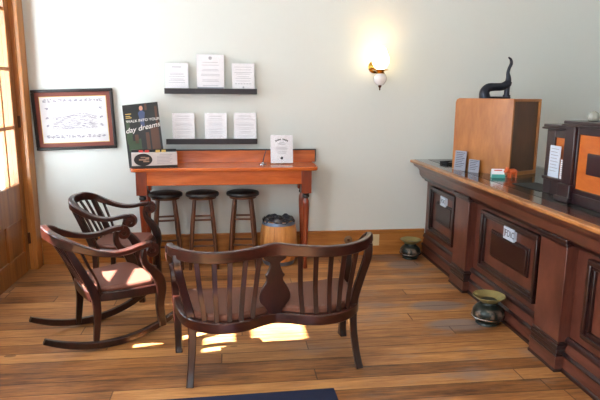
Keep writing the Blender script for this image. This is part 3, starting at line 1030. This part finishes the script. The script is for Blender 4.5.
for k in range(12):                                   # vignettes of houses around the margin
    for zc in (0.172, -0.150):
        x = -0.245 + k * 0.0445
        for q in range(8):
            dab(x + rnd.uniform(-0.015, 0.015), zc + rnd.uniform(-0.012, 0.012), rnd.uniform(0.006, 0.018), rnd.uniform(0.003, 0.010))
for zc in (0.10, 0.02, -0.05):
    for x in (-0.235, 0.235):
        for q in range(8):
            dab(x + rnd.uniform(-0.01, 0.01), zc + rnd.uniform(-0.008, 0.008), rnd.uniform(0.006, 0.016), rnd.uniform(0.003, 0.01))
for k in range(420):                                  # the town on its hill
    x = rnd.uniform(-0.19, 0.19)
    top = 0.02 + 0.035 * math.exp(-((x - 0.06) / 0.1) ** 2)
    z = rnd.uniform(-0.085, top)
    dab(x, z, rnd.uniform(0.004, 0.03), rnd.uniform(0.001, 0.004))
for k in range(40):
    x = -0.19 + 0.38 * k / 39
    dab(x, 0.022 + 0.035 * math.exp(-((x - 0.06) / 0.1) ** 2), 0.012, 0.003)
for z, a in ((0.195, 0.2),):
    dab(0, z, 0.30, 0.003)
eo = en.build('print', M['print'], fp_, smooth=False)
eo.data.materials.append(M['ink'])
for p in list(eo.data.polygons)[6:]:
    p.material_index = 1

# ------------------------------------------------------------------ poster, carton, pen on the table
ps = thing('poster_board', 'dark upright poster with a standing figure leaning behind a carton', 'poster', (-0.738, -0.285, 0.959), 0, None,
           rot=(-0.28, -math.radians(6.3), math.radians(2)))
MB().box(-0.155, 0.155, 0.0, 0.006, 0.0, 0.565).build('board', M['posterbg'], ps, smooth=False)
pz = lambda x0, x1, z0, z1, nm, mt: MB().box(x0, x1, -0.0016, 0.0, z0, z1).build(nm, mt, ps, smooth=False)
a = MB(); 
for x, z, w, h in ((-0.12, 0.26, 0.05, 0.10), (-0.09, 0.19, 0.09, 0.09), (-0.125, 0.38, 0.03, 0.10), (-0.04, 0.20, 0.03, 0.1)):
    a.box(x - w / 2, x + w / 2, -0.001, 0, z - h / 2, z + h / 2)
a.build('foliage_picture', M['postergreen'], ps, smooth=False)
a = MB()
for x, z, w, h in ((0.10, 0.24, 0.07, 0.20), (0.035, 0.22, 0.03, 0.16), (-0.06, 0.25, 0.03, 0.08), (0.13, 0.44, 0.02, 0.18), (0.045, 0.53, 0.02, 0.06)):
    a.box(x - w / 2, x + w / 2, -0.001, 0, z - h / 2, z + h / 2)
a.build('timber_picture', M['posterbrown'], ps, smooth=False)
MB().prism([(-0.014, 0.36), (0.022, 0.36), (0.02, 0.40), (0.034, 0.48), (0.016, 0.502), (-0.008, 0.502), (-0.026, 0.48), (-0.014, 0.40)], 0.0, 0.0016, Matrix.Rotation(PI / 2, 4, 'X')).build('figure_picture', M['posterblue'], ps, smooth=False)
MB().sphere((0.004, -0.001, 0.522), 0.016, 0.0012, 0.022).build('face_picture', M['posterskin'], ps)
text('lettering', 'WALK INTO YOUR', 0.034, M['cream'], ps, (0.01, -0.0022, 0.412), (PI / 2, 0, 0))
text('lettering', 'day dreams', 0.066, M['cream'], ps, (0.0, -0.0022, 0.345), (PI / 2, -0.12, 0), shear=0.3)
a = MB()
for z, w in ((0.48, 0.05), (0.46, 0.04), (0.445, 0.05)):
    a.box(-0.135, -0.135 + w, -0.0012, 0, z - 0.003, z + 0.003)
a.build('small_print', M['gold'], ps, smooth=False)

cb_ = thing('display_carton', 'pale grey carton with a dark round picture at the left end of the tall table', 'box', (-0.662, -0.375, 0.957), math.radians(9))
MB().box(-0.19, 0.19, -0.045, 0.045, 0.022, 0.132).build('carton_body', M['carton'], cb_, bevel=0.003)
MB().box(-0.192, 0.192, -0.047, 0.047, 0.0, 0.022).build('carton_base', M['black'], cb_, bevel=0.002)
MB().box(-0.19, 0.188, 0.02, 0.04, 0.132, 0.155).build('top_strip', M['black'], cb_, bevel=0.002)
d_ = MB().lathe([(0.068, 0), (0.068, 0.0015)], 28, Matrix.Translation((-0.095, -0.045, 0.074)) @ Matrix.Diagonal((1.12, 1, 0.78, 1)) @ Matrix.Rotation(PI / 2, 4, 'X'))
d_.build('round_picture', M['black'], cb_)
a = MB()
for x, z, w, h in ((-0.10, 0.075, 0.06, 0.014), (-0.07, 0.06, 0.05, 0.012), (-0.095, 0.095, 0.04, 0.008), (-0.06, 0.085, 0.03, 0.02)):
    a.box(x - w / 2, x + w / 2, -0.048, -0.0455, z - h / 2, z + h / 2)
a.build('picture_detail', M['spitpink'], cb_, smooth=False)
a = MB()
for k in range(7):
    a.box(0.02 if k else 0.04, 0.15 - 0.012 * (k % 3), -0.0465, -0.0448, 0.112 - k * 0.012, 0.115 - k * 0.012)
a.build('printed_text', M['ink'], cb_, smooth=False)
for x, m_ in ((-0.11, 'red'), (-0.06, 'red'), (0.03, 'gold'), (0.08, 'gold')):
    MB().box(x - 0.018, x + 0.018, -0.01, 0.016, 0.132, 0.152).build('sample_packet', M[m_], cb_, bevel=0.003)

pn = thing('desk_pen', 'silver desk pen standing in a small round base beside the table notice', 'pen', (0.285, -0.22, 0.957))
MB().lathe([(0.035, 0), (0.035, 0.006), (0.012, 0.012), (0.008, 0.02)], 20).build('pen_base', M['steel'], pn)
MB().tube([(0, 0, 0.015), (0.012, 0, 0.07), (0.035, 0.01, 0.14)], [0.005, 0.005, 0.0025], 10).build('pen_shaft', M['black'], pn)

# ------------------------------------------------------------------ sconce
sc = thing('wall_sconce', 'lit brass wall lamp with white ceramic bowl and glass shade', 'lamp', (1.345, 0, 1.80))
MB().lathe([(0.058, 0.001), (0.058, 0.008), (0.050, 0.016), (0.03, 0.024), (0.018, 0.04)], 26, Matrix.Translation((0.014, 0, 0.048)) @ Matrix.Rotation(PI / 2, 4, 'X')).build('back_plate', M['brass'], sc)
MB().tube(cat([(0.014, -0.03, 0.048), (0.018, -0.075, 0.055), (0.026, -0.11, 0.02), (0.034, -0.14, 0.01)], 5), 0.008, 12).build('arm', M['brass'], sc)
T = Matrix.Translation((0.036, -0.15, -0.048))
MB().lathe([(0.012, -0.075), (0.034, -0.068), (0.056, -0.04), (0.062, -0.008), (0.052, 0.02), (0.035, 0.034)], 26, T).build('ceramic_bowl', M['ceramic'], sc)
MB().lathe([(0.002, -0.122), (0.008, -0.11), (0.005, -0.10), (0.013, -0.092), (0.016, -0.08), (0.012, -0.074)], 16, T).build('finial', M['bronze'], sc)
MB().lathe([(0.036, 0.028), (0.044, 0.036), (0.03, 0.046), (0.05, 0.056), (0.075, 0.062), (0.072, 0.068), (0.03, 0.066)], 26, T).build('gallery', M['brass'], sc)
MB().lathe([(0.03, 0.068), (0.055, 0.085), (0.078, 0.13), (0.074, 0.18), (0.055, 0.23), (0.04, 0.265)], 26, T, cap=False).build('glass_shade', M['shade'], sc)
ld = bpy.data.lights.new('sconce_bulb', 'POINT')
ld.energy = 3.0
ld.color = (1.0, 0.74, 0.38)
ld.shadow_soft_size = 0.05
lo = bpy.data.objects.new('sconce_bulb', ld)
COL.objects.link(lo)
lo.parent = sc
lo.location = (0.036, -0.16, 0.16)

# outlets on the skirting
for nm, x, z, m_, lb in (('wall_outlet', 1.425, 0.158, 'ivory', 'ivory double outlet on the oak skirting, right of the settee'),
                         ('wall_outlet', 1.145, 0.165, 'outlet', 'small brown round outlet cover on the oak skirting, just above the settee crest')):
    t = thing(nm, lb, 'outlet', (x, -0.018, z))
    if m_ == 'ivory':
        MB().box(-0.036, 0.036, -0.006, 0.0, -0.058, 0.058).build('cover_plate', M[m_], t, bevel=0.002)
        for dz_ in (-0.022, 0.022):
            MB().box(-0.016, 0.016, -0.009, -0.005, dz_ - 0.014, dz_ + 0.014).build('socket', M['ivory'], t, bevel=0.003)
    else:
        MB().lathe([(0.042, 0), (0.042, 0.005), (0.03, 0.01)], 24, Matrix.Rotation(PI / 2, 4, 'X')).build('cover_plate', M[m_], t)
        MB().box(-0.012, 0.012, -0.012, -0.009, -0.012, 0.012).build('socket', M['bronze'], t)

# ------------------------------------------------------------------ bank counter
bc = thing('bank_counter', 'long panelled mahogany bank counter along the right side', 'counter', (1.90, 0, 0))
YE = -4.3
PX = 0.042                                    # panel plane, local x (world 1.942)
MB().box(PX, 0.80, YE, -0.004, 0.02, 0.93).build('carcass', M['cpanel'], bc, smooth=False)
MB().box(-0.150, -0.02, YE, -0.004, 0.938, 0.966).build('top_edge', M['cedge'], bc, bevel=0.008)
MB().box(-0.10, 0.86, YE, -0.004, 0.934, 0.9675).build('counter_top', M['ctop'], bc, bevel=0.002)
MB().box(0.02, 0.80, YE, -0.05, 0.9675, 0.969).build('inlay', M['inlay'], bc, smooth=False)


def run(profile, y0, y1, name, mat, parent=bc, mitre=False):
    """extrude an (x, z) profile along y"""
    n = len(profile)
    vs = [(x, y0, z) for x, z in profile] + [(x, y1, z) for x, z in profile]
    fs = [tuple(range(n)), tuple(reversed(range(n, 2 * n)))]
    for i in range(n):
        j = (i + 1) % n
        fs.append((i, i + n, j + n, j))
    return MB().add(vs, fs).build(name, mat, parent)


run([(0.06, 0.80), (-0.03, 0.80), (-0.045, 0.82), (-0.05, 0.86), (-0.07, 0.885), (-0.105, 0.905), (-0.12, 0.938), (0.06, 0.938)], YE, -0.004, 'frieze', M['crail'])
run([(0.06, 0.755), (0.012, 0.755), (0.006, 0.77), (-0.012, 0.778), (-0.028, 0.80), (0.06, 0.80)], YE, -0.004, 'cornice_moulding', M['cdark'])
# stepped plinth between pilasters
run([(0.06, 0.0), (0.01, 0.0), (0.01, 0.10), (0.018, 0.115), (0.018, 0.15), (0.028, 0.165), (0.028, 0.19), (0.036, 0.21), (0.06, 0.21)], YE, -0.004, 'plinth', M['crail'])
run([(0.05, 0.098), (0.004, 0.098), (0.002, 0.108), (0.014, 0.122), (0.05, 0.122)], YE, -0.004, 'plinth_moulding', M['cdark'])
run([(0.05, 0.182), (0.016, 0.182), (0.016, 0.196), (0.03, 0.214), (0.05, 0.214)], YE, -0.004, 'plinth_moulding', M['cdark'])
run([(0.05, 0.0), (0.002, 0.0), (0.002, 0.018), (0.009, 0.026), (0.05, 0.026)], YE, -0.004, 'plinth_moulding', M['cdark'])
pil = [(-1.152, -0.885), (-2.475, -2.205), (-3.80, -3.53)]
for y0, y1 in pil:
    p = MB().box(-0.028, 0.06, y0, y1, 0.14, 0.80).build('pilaster', M['cpanel'], bc, bevel=0.004)
    MB().box(-0.040, 0.06, y0 - 0.010, y1 + 0.010, 0.0, 0.10).build('pilaster_block', M['crail'], p, bevel=0.004)
    q = MB().box(-0.045, 0.06, y0 - 0.014, y1 + 0.014, 0.0, 0.022).box(-0.042, 0.06, y0 - 0.012, y1 + 0.012, 0.095, 0.106).box(-0.036, 0.06, y0 - 0.007, y1 + 0.007, 0.105, 0.135).box(-0.040, 0.06, y0 - 0.010, y1 + 0.010, 0.135, 0.165)
    q.box(-0.034, 0.06, y0 - 0.005, y1 + 0.005, 0.165, 0.185)
    q.build('pilaster_base', M['cdark'], p, bevel=0.005)
    q = MB().box(-0.036, 0.06, y0 - 0.007, y1 + 0.007, 0.755, 0.775).box(-0.046, 0.06, y0 - 0.016, y1 + 0.016, 0.775, 0.802)
    q.build('pilaster_cap', M['cdark'], p, bevel=0.005)


def frame_moulding(y0, y1, z0, z1, w, d, name, mat, parent):
    b = MB()
    lo_, hi = (y0, z0), (y1, z1)
    for ww, dd in ((w, d * 0.55), (w * 0.55, d)):
        b.box(PX - dd, PX + 0.005, y0, y1, z1 - ww, z1).box(PX - dd, PX + 0.005, y0, y1, z0, z0 + ww)
        b.box(PX - dd, PX + 0.005, y0, y0 + ww, z0 + ww, z1 - ww).box(PX - dd, PX + 0.005, y1 - ww, y1, z0 + ww, z1 - ww)
    return b.build(name, mat, parent, bevel=0.004)


panels = [(-0.755, -0.15, -0.685, -0.305, -0.62, -0.405), (-2.10, -1.285, -1.985, -1.44, -1.86, -1.60), (-3.40, -2.605, -3.28, -2.76, None, None)]
for (y0, y1, py0, py1, sy0, sy1) in panels:
    pn_ = frame_moulding(y0, y1, 0.270, 0.726, 0.052, 0.032, 'panel_moulding', M['cdark'], bc)
    q = MB().box(PX - 0.012, PX + 0.002, py0, py1, 0.405, 0.605).box(PX - 0.02, PX - 0.01, py0 + 0.02, py1 - 0.02, 0.42, 0.59)
    q.build('panel_plaque', M['cplaque'], bc, bevel=0.004)
for (yc, zc, w, h) in ((-0.488, 0.634, 0.120, 0.088), (-1.725, 0.642, 0.142, 0.088)):
    sg = MB().box(PX - 0.026, PX - 0.0005, yc - w / 2, yc + w / 2, zc - h / 2, zc + h / 2).build('fdic_sign', M['sign'], bc, bevel=0.001)
    # rotation that makes text read from the customers' side (facing -x)
    text('lettering', 'FDIC', 0.066 if w > 0.13 else 0.052, M['signink'], sg, (PX - 0.0265, yc - 0.018 * w / 0.155, zc), (PI / 2, 0, -PI / 2), sx=0.92)
    MB().box(PX - 0.0268, PX - 0.0255, yc + w * 0.33, yc + w * 0.43, zc - h * 0.33, zc + h * 0.33).build('small_print', M['ink'], sg, smooth=False)


# ------------------------------------------------------------------ spittoons
def spittoon(label, x, y, s=1.0, rz=0.0):
    t = thing('spittoon', label, 'spittoon', (x, y, 0), rz, 'old spittoons on the floor by the counter')
    t.scale = (s, s, s)
    MB().lathe([(0.085, 0.0), (0.09, 0.006), (0.085, 0.018), (0.112, 0.045), (0.122, 0.08), (0.116, 0.115), (0.092, 0.145), (0.068, 0.162), (0.064, 0.178), (0.078, 0.192)], 36).build('body', M['spit'], t)
    MB().lathe([(0.066, 0.180), (0.09, 0.200), (0.118, 0.222), (0.124, 0.226), (0.121, 0.230), (0.09, 0.212), (0.06, 0.19), (0.03, 0.186)], 36, cap=False).build('rim', M['spitrim'], t)
    MB().lathe([(0.121, 0.055), (0.126, 0.058), (0.126, 0.064), (0.122, 0.067)], 36, cap=False).build('band', M['steel'], t)
    return t


spittoon('dark spittoon in the far corner between skirting and counter', 1.745, -0.150, 0.84)
spittoon('dark spittoon with yellow rim on the floor before the middle panel of the counter', 1.793, -1.755, 0.91, 0.3)

# ------------------------------------------------------------------ things on the counter
CT = 0.969
th = math.radians(-63)
fd = Vector((math.cos(th), math.sin(th)))      # along the front face, left to right
sdv = Vector((-fd.y, fd.x))                     # inward, away from the front
FR = Vector((2.15, -1.215))
BWf, BDf = 0.565, 0.362
wc = thing('wooden_cabinet', 'light wood cabinet box standing on the counter', 'cabinet', (FR.x, FR.y, CT), th)
# local x runs along the front face (0 = right front corner), local y inward
H_ = 0.60
ol = [(-BWf, 0.0), (0, 0.0), (0, 0.02), (-BWf, 0.02)]
front = MB()
rot = Matrix.Rotation(PI / 2, 4, 'X')
fo = [(-BWf, 0), (0, 0), (0, H_ - 0.0), (-BWf + 0.035, H_), (-BWf + 0.01, H_ - 0.01), (-BWf, H_ - 0.035)]
front.prism(fo, -0.02, 0.0, rot)
front.build('front_panel', M['boxwood'], wc, bevel=0.003)
MB().box(-BWf + 0.02, 0, 0.02, BDf, H_ - 0.022, H_ - 0.001).build('top_panel', M['boxwood'], wc, bevel=0.003)
MB().box(-BWf, 0, 0.02, BDf, 0, 0.03).build('bottom_panel', M['boxwood'], wc, bevel=0.003)
MB().box(-BWf, -BWf + 0.02, 0.02, BDf, 0.03, H_ - 0.022).build('side_panel', M['boxwood'], wc, bevel=0.003)
MB().box(-0.03, -0.014, 0.02, BDf - 0.02, 0.03, H_ - 0.022).build('recessed_panel', M['boxdark'], wc)
MB().box(-BWf + 0.02, 0, BDf - 0.022, BDf, 0.03, H_ - 0.022).build('rear_panel', M['boxwood'], wc, bevel=0.003)


def placard(label, frac, w, h, dist=0.012, lean=0.07, n=9):
    p = FR + fd * (-BWf + frac) - sdv * (dist + 0.03)
    t = thing('placard', label, 'sign', (p.x, p.y, CT), 0, 'slate placards leaning on the wooden cabinet', rot=(-lean, 0, th))
    MB().box(-w / 2, w / 2, 0, 0.006, 0.0, h).build('plate', M['tray'], t, bevel=0.0015)
    a = MB()
    for k in range(n):
        z = h * (0.9 - 0.8 * k / n)
        a.box(-w * 0.38, w * (0.38 - 0.1 * (k % 3)), -0.0008, 0.0002, z - 0.002, z + 0.002)
    a.build('printed_text', M['signink'], t, smooth=False)
    return t


placard('taller slate-grey placard leaning on the left of the wooden cabinet', 0.115, 0.118, 0.165)
placard('shorter slate-grey placard, right of the taller one by the cabinet', 0.26, 0.105, 0.105, n=6)

# iron seal press on the cabinet
cx = FR - fd * 0.285 + sdv * 0.19
sp_ = thing('seal_press', 'black cast-iron seal press with tall curved lever on the cabinet', 'press', (cx.x - 0.018, cx.y, CT + H_), 0.0)
b = MB().prism([(-0.135, -0.035), (0.10, -0.045), (0.125, 0), (0.10, 0.045), (-0.135, 0.035), (-0.15, 0)], 0.0, 0.016)
b.build('base', M['iron'], sp_, bevel=0.006)
arc = cat([(-0.10, 0, 0.005), (-0.105, 0, 0.05), (-0.075, 0, 0.085), (-0.02, 0, 0.092), (0.04, 0, 0.095), (0.085, 0, 0.115), (0.10, 0, 0.14)], 5)
MB().tube(arc, lerp_list([0.046, 0.04, 0.036, 0.032, 0.032, 0.034, 0.026], len(arc)), 16).build('frame_arch', M['iron'], sp_)
MB().cyl((0.088, 0, 0.03), (0.088, 0, 0.125), 0.022, 18).cyl((0.088, 0, 0.014), (0.088, 0, 0.03), 0.03, 18).build('ram', M['iron'], sp_)
lev = cat([(0.088, 0, 0.105), (0.094, 0, 0.16), (0.086, 0, 0.205), (0.094, 0, 0.245), (0.108, 0, 0.28), (0.102, 0, 0.312), (0.080, 0, 0.330)], 6)
MB().tube(lev, lerp_list([0.03, 0.022, 0.014, 0.013, 0.014, 0.011, 0.006], len(lev)), 14).build('lever', M['iron'], sp_)

# card holder and orange toy
ch_ = thing('card_holder', 'teal card holder with white cards beside the orange toy', 'card holder', (2.045, -1.250, CT), math.radians(-14))
MB().box(-0.05, 0.05, -0.028, 0.028, 0.0, 0.008).box(-0.05, 0.05, -0.028, -0.022, 0.008, 0.028).box(-0.05, 0.05, 0.02, 0.026, 0.008, 0.045).build('holder', M['teal'], ch_, bevel=0.002)
MB().box(-0.046, 0.046, -0.018, 0.012, 0.009, 0.066, Matrix.Rotation(-0.2, 4, 'X')).build('cards', M['white'], ch_)
MB().box(-0.03, 0.03, -0.0185, -0.0175, 0.05, 0.058, Matrix.Rotation(-0.2, 4, 'X')).build('printed_heading', M['red'], ch_, smooth=False)
ty = thing('toy_animal', 'small orange plastic toy animal standing on the counter', 'toy', (2.155, -1.265, CT), math.radians(10))
bd = MB().sphere((0, 0, 0.046), 0.042, 0.025, 0.025, 18, 12).sphere((-0.048, 0, 0.056), 0.022, 0.018, 0.02, 14, 9).sphere((-0.066, 0, 0.05), 0.011, 0.012, 0.011)
bd.build('body', M['orange'], ty)
for x in (-0.024, 0.026):
    for y in (-0.013, 0.013):
        MB().tube([(x, y, 0.04), (x, y, 0.015), (x, y, 0.0)], [0.010, 0.008, 0.009], 10).build('leg', M['orange'], ty)
for y in (-0.011, 0.011):
    MB().sphere((-0.046, y * 1.2, 0.077), 0.006, 0.004, 0.009, 8, 6).build('ear', M['orange'], ty)
MB().tube([(0.040, 0, 0.05), (0.052, 0, 0.047), (0.056, 0, 0.038)], [0.004, 0.003, 0.002], 8).build('tail', M['orange'], ty)

# little black tray on the far end
tg = thing('pen_tray', 'small black tray lying at the far end of the counter', 'tray', (2.02, -0.40, CT), 0.2)
MB().box(-0.09, 0.09, -0.06, 0.06, 0, 0.008).box(-0.09, 0.09, -0.06, -0.053, 0.008, 0.022).box(-0.09, 0.09, 0.053, 0.06, 0.008, 0.022).box(-0.09, -0.083, -0.053, 0.053, 0.008, 0.022).box(0.083, 0.09, -0.053, 0.053, 0.008, 0.022).build('tray_body', M['felt'], tg, bevel=0.002)
MB().cyl((-0.05, -0.02, 0.014), (0.06, 0.02, 0.014), 0.006, 10).build('pencil', M['steel'], tg)
wp = tag(MB().box(-0.10, 0.10, -0.16, 0.16, 0, 0.004).build('writing_pad', M['felt'], None, bevel=0.001, loc=(2.12, -1.70, CT), rot=(0, 0, 0.1)),
         'thin black pad lying on the counter before the plum-dark boxes', 'pad')

# plum lacquered teller boxes, fronts facing the customers (-x)
def teller_box(name, label, x, y0, y1, h, panel, depth, base_step):
    t = thing(name, label, 'box', (x, (y0 + y1) / 2, CT), 0, 'plum lacquered teller boxes')
    a, b_ = y0 - (y0 + y1) / 2, y1 - (y0 + y1) / 2
    py0, py1, pz0, pz1 = panel[0] - (y0 + y1) / 2, panel[1] - (y0 + y1) / 2, panel[2] - CT, panel[3] - CT
    m = MB()
    m.box(0.0, 0.03, a, py0, 0, h).box(0, 0.03, py1, b_, 0, h).box(0, 0.03, py0, py1, pz1, h).box(0, 0.03, py0, py1, 0, pz0)
    m.box(0.03, depth, b_ - 0.02, b_, 0, h).box(0.03, depth, a, a + 0.02, 0, h).box(depth - 0.02, depth, a + 0.02, b_ - 0.02, 0, h)
    m.box(0.03, depth - 0.02, a + 0.02, b_ - 0.02, h - 0.02, h)
    m.build('box_body', M['plum'], t, bevel=0.004)
    MB().box(0.014, 0.022, py0, py1, pz0, pz1).build('front_panel', M['tellerorange'], t)
    MB().box(-0.03, depth + 0.015, a - 0.005, b_ + 0.018, h, h + 0.012).box(-0.022, depth + 0.01, a - 0.003, b_ + 0.012, h + 0.012, h + 0.032).build('cornice', M['plum'], t, bevel=0.004)
    if base_step:
        MB().box(-0.03, 0.0, b_ - 0.115, b_ + 0.01, 0.0, 0.105).box(-0.042, 0.0, b_ - 0.125, b_ + 0.02, 0.0, 0.03).box(-0.018, 0.0, b_ - 0.10, b_ - 0.005, 0.105, h).build('corner_post', M['plum'], t, bevel=0.004)
        MB().box(-0.012, 0.0, a, b_ - 0.115, 0.0, 0.06).build('base_rail', M['plum'], t, bevel=0.003)
    return t


tb = teller_box('teller_box', 'larger plum-dark box with orange panel and raised dark plaque, at the right edge', 2.01, -3.02, -2.155, 0.45, (-2.94, -2.265, 1.055, 1.375), 0.42, True)
yc = (-3.02 - 2.155) / 2
MB().box(-0.004, 0.014, -2.86 - yc, -2.37 - yc, 1.155 - CT, 1.275 - CT).build('front_plaque', M['plum'], tb, bevel=0.003)
ts = teller_box('teller_box', 'smaller plum-dark box with a narrow orange panel, left of the larger one', 2.055, -2.125, -1.865, 0.415, (-2.10, -1.955, 1.09, 1.335), 0.30, False)
MB().box(-0.035, 0.0, -0.125, 0.095, 0.095, 0.115).build('ledge', M['plum'], ts, bevel=0.003)


def mini(label, x, y, w, h, m_, z0=0.0):
    t = thing('card_sign', label, 'sign', (x, y, CT + z0), 0, None, rot=(-0.02, 0, -PI / 2))
    MB().box(-w / 2, w / 2, 0, 0.005, 0, h).build('plate', M[m_], t, bevel=0.001)
    a = MB()
    for k in range(8):
        z = h * (0.9 - 0.1 * k)
        a.box(-w * 0.36, w * (0.36 - 0.12 * (k % 2)), -0.0008, 0.0002, z - 0.0018, z + 0.0018)
    a.build('printed_text', M['ink'], t, smooth=False)
    return t


mini('tall pale placard propped against the smaller plum-dark box', 2.035, -2.000, 0.115, 0.20, 'sign', 0.116)
mini('narrow white card propped right of the tall pale placard', 2.040, -2.085, 0.04, 0.12, 'white', 0.116)
gp = thing('glass_paperweight', 'little cut-glass paperweight on top of the larger plum-dark box', 'paperweight', (2.09, -2.27, CT + 0.483))
MB().lathe([(0.02, 0), (0.03, 0.004), (0.034, 0.02), (0.03, 0.04), (0.018, 0.054), (0.008, 0.058)], 8).build('crystal', M['crystal'], gp, smooth=False)
MB().lathe([(0.026, 0.0), (0.028, 0.003), (0.026, 0.005)], 16).build('foot', M['steel'], gp)

# ------------------------------------------------------------------ mat in the foreground
rg = tag(MB().box(-0.75, 0.75, -0.5, 0.5, 0.0, 0.010).build('floor_mat', M['rug'], None, bevel=0.004, loc=(-0.20, -3.045, 0.0), rot=(0, 0, 0.02)),
         'dark navy floor mat at the bottom edge, before the settee', 'mat')
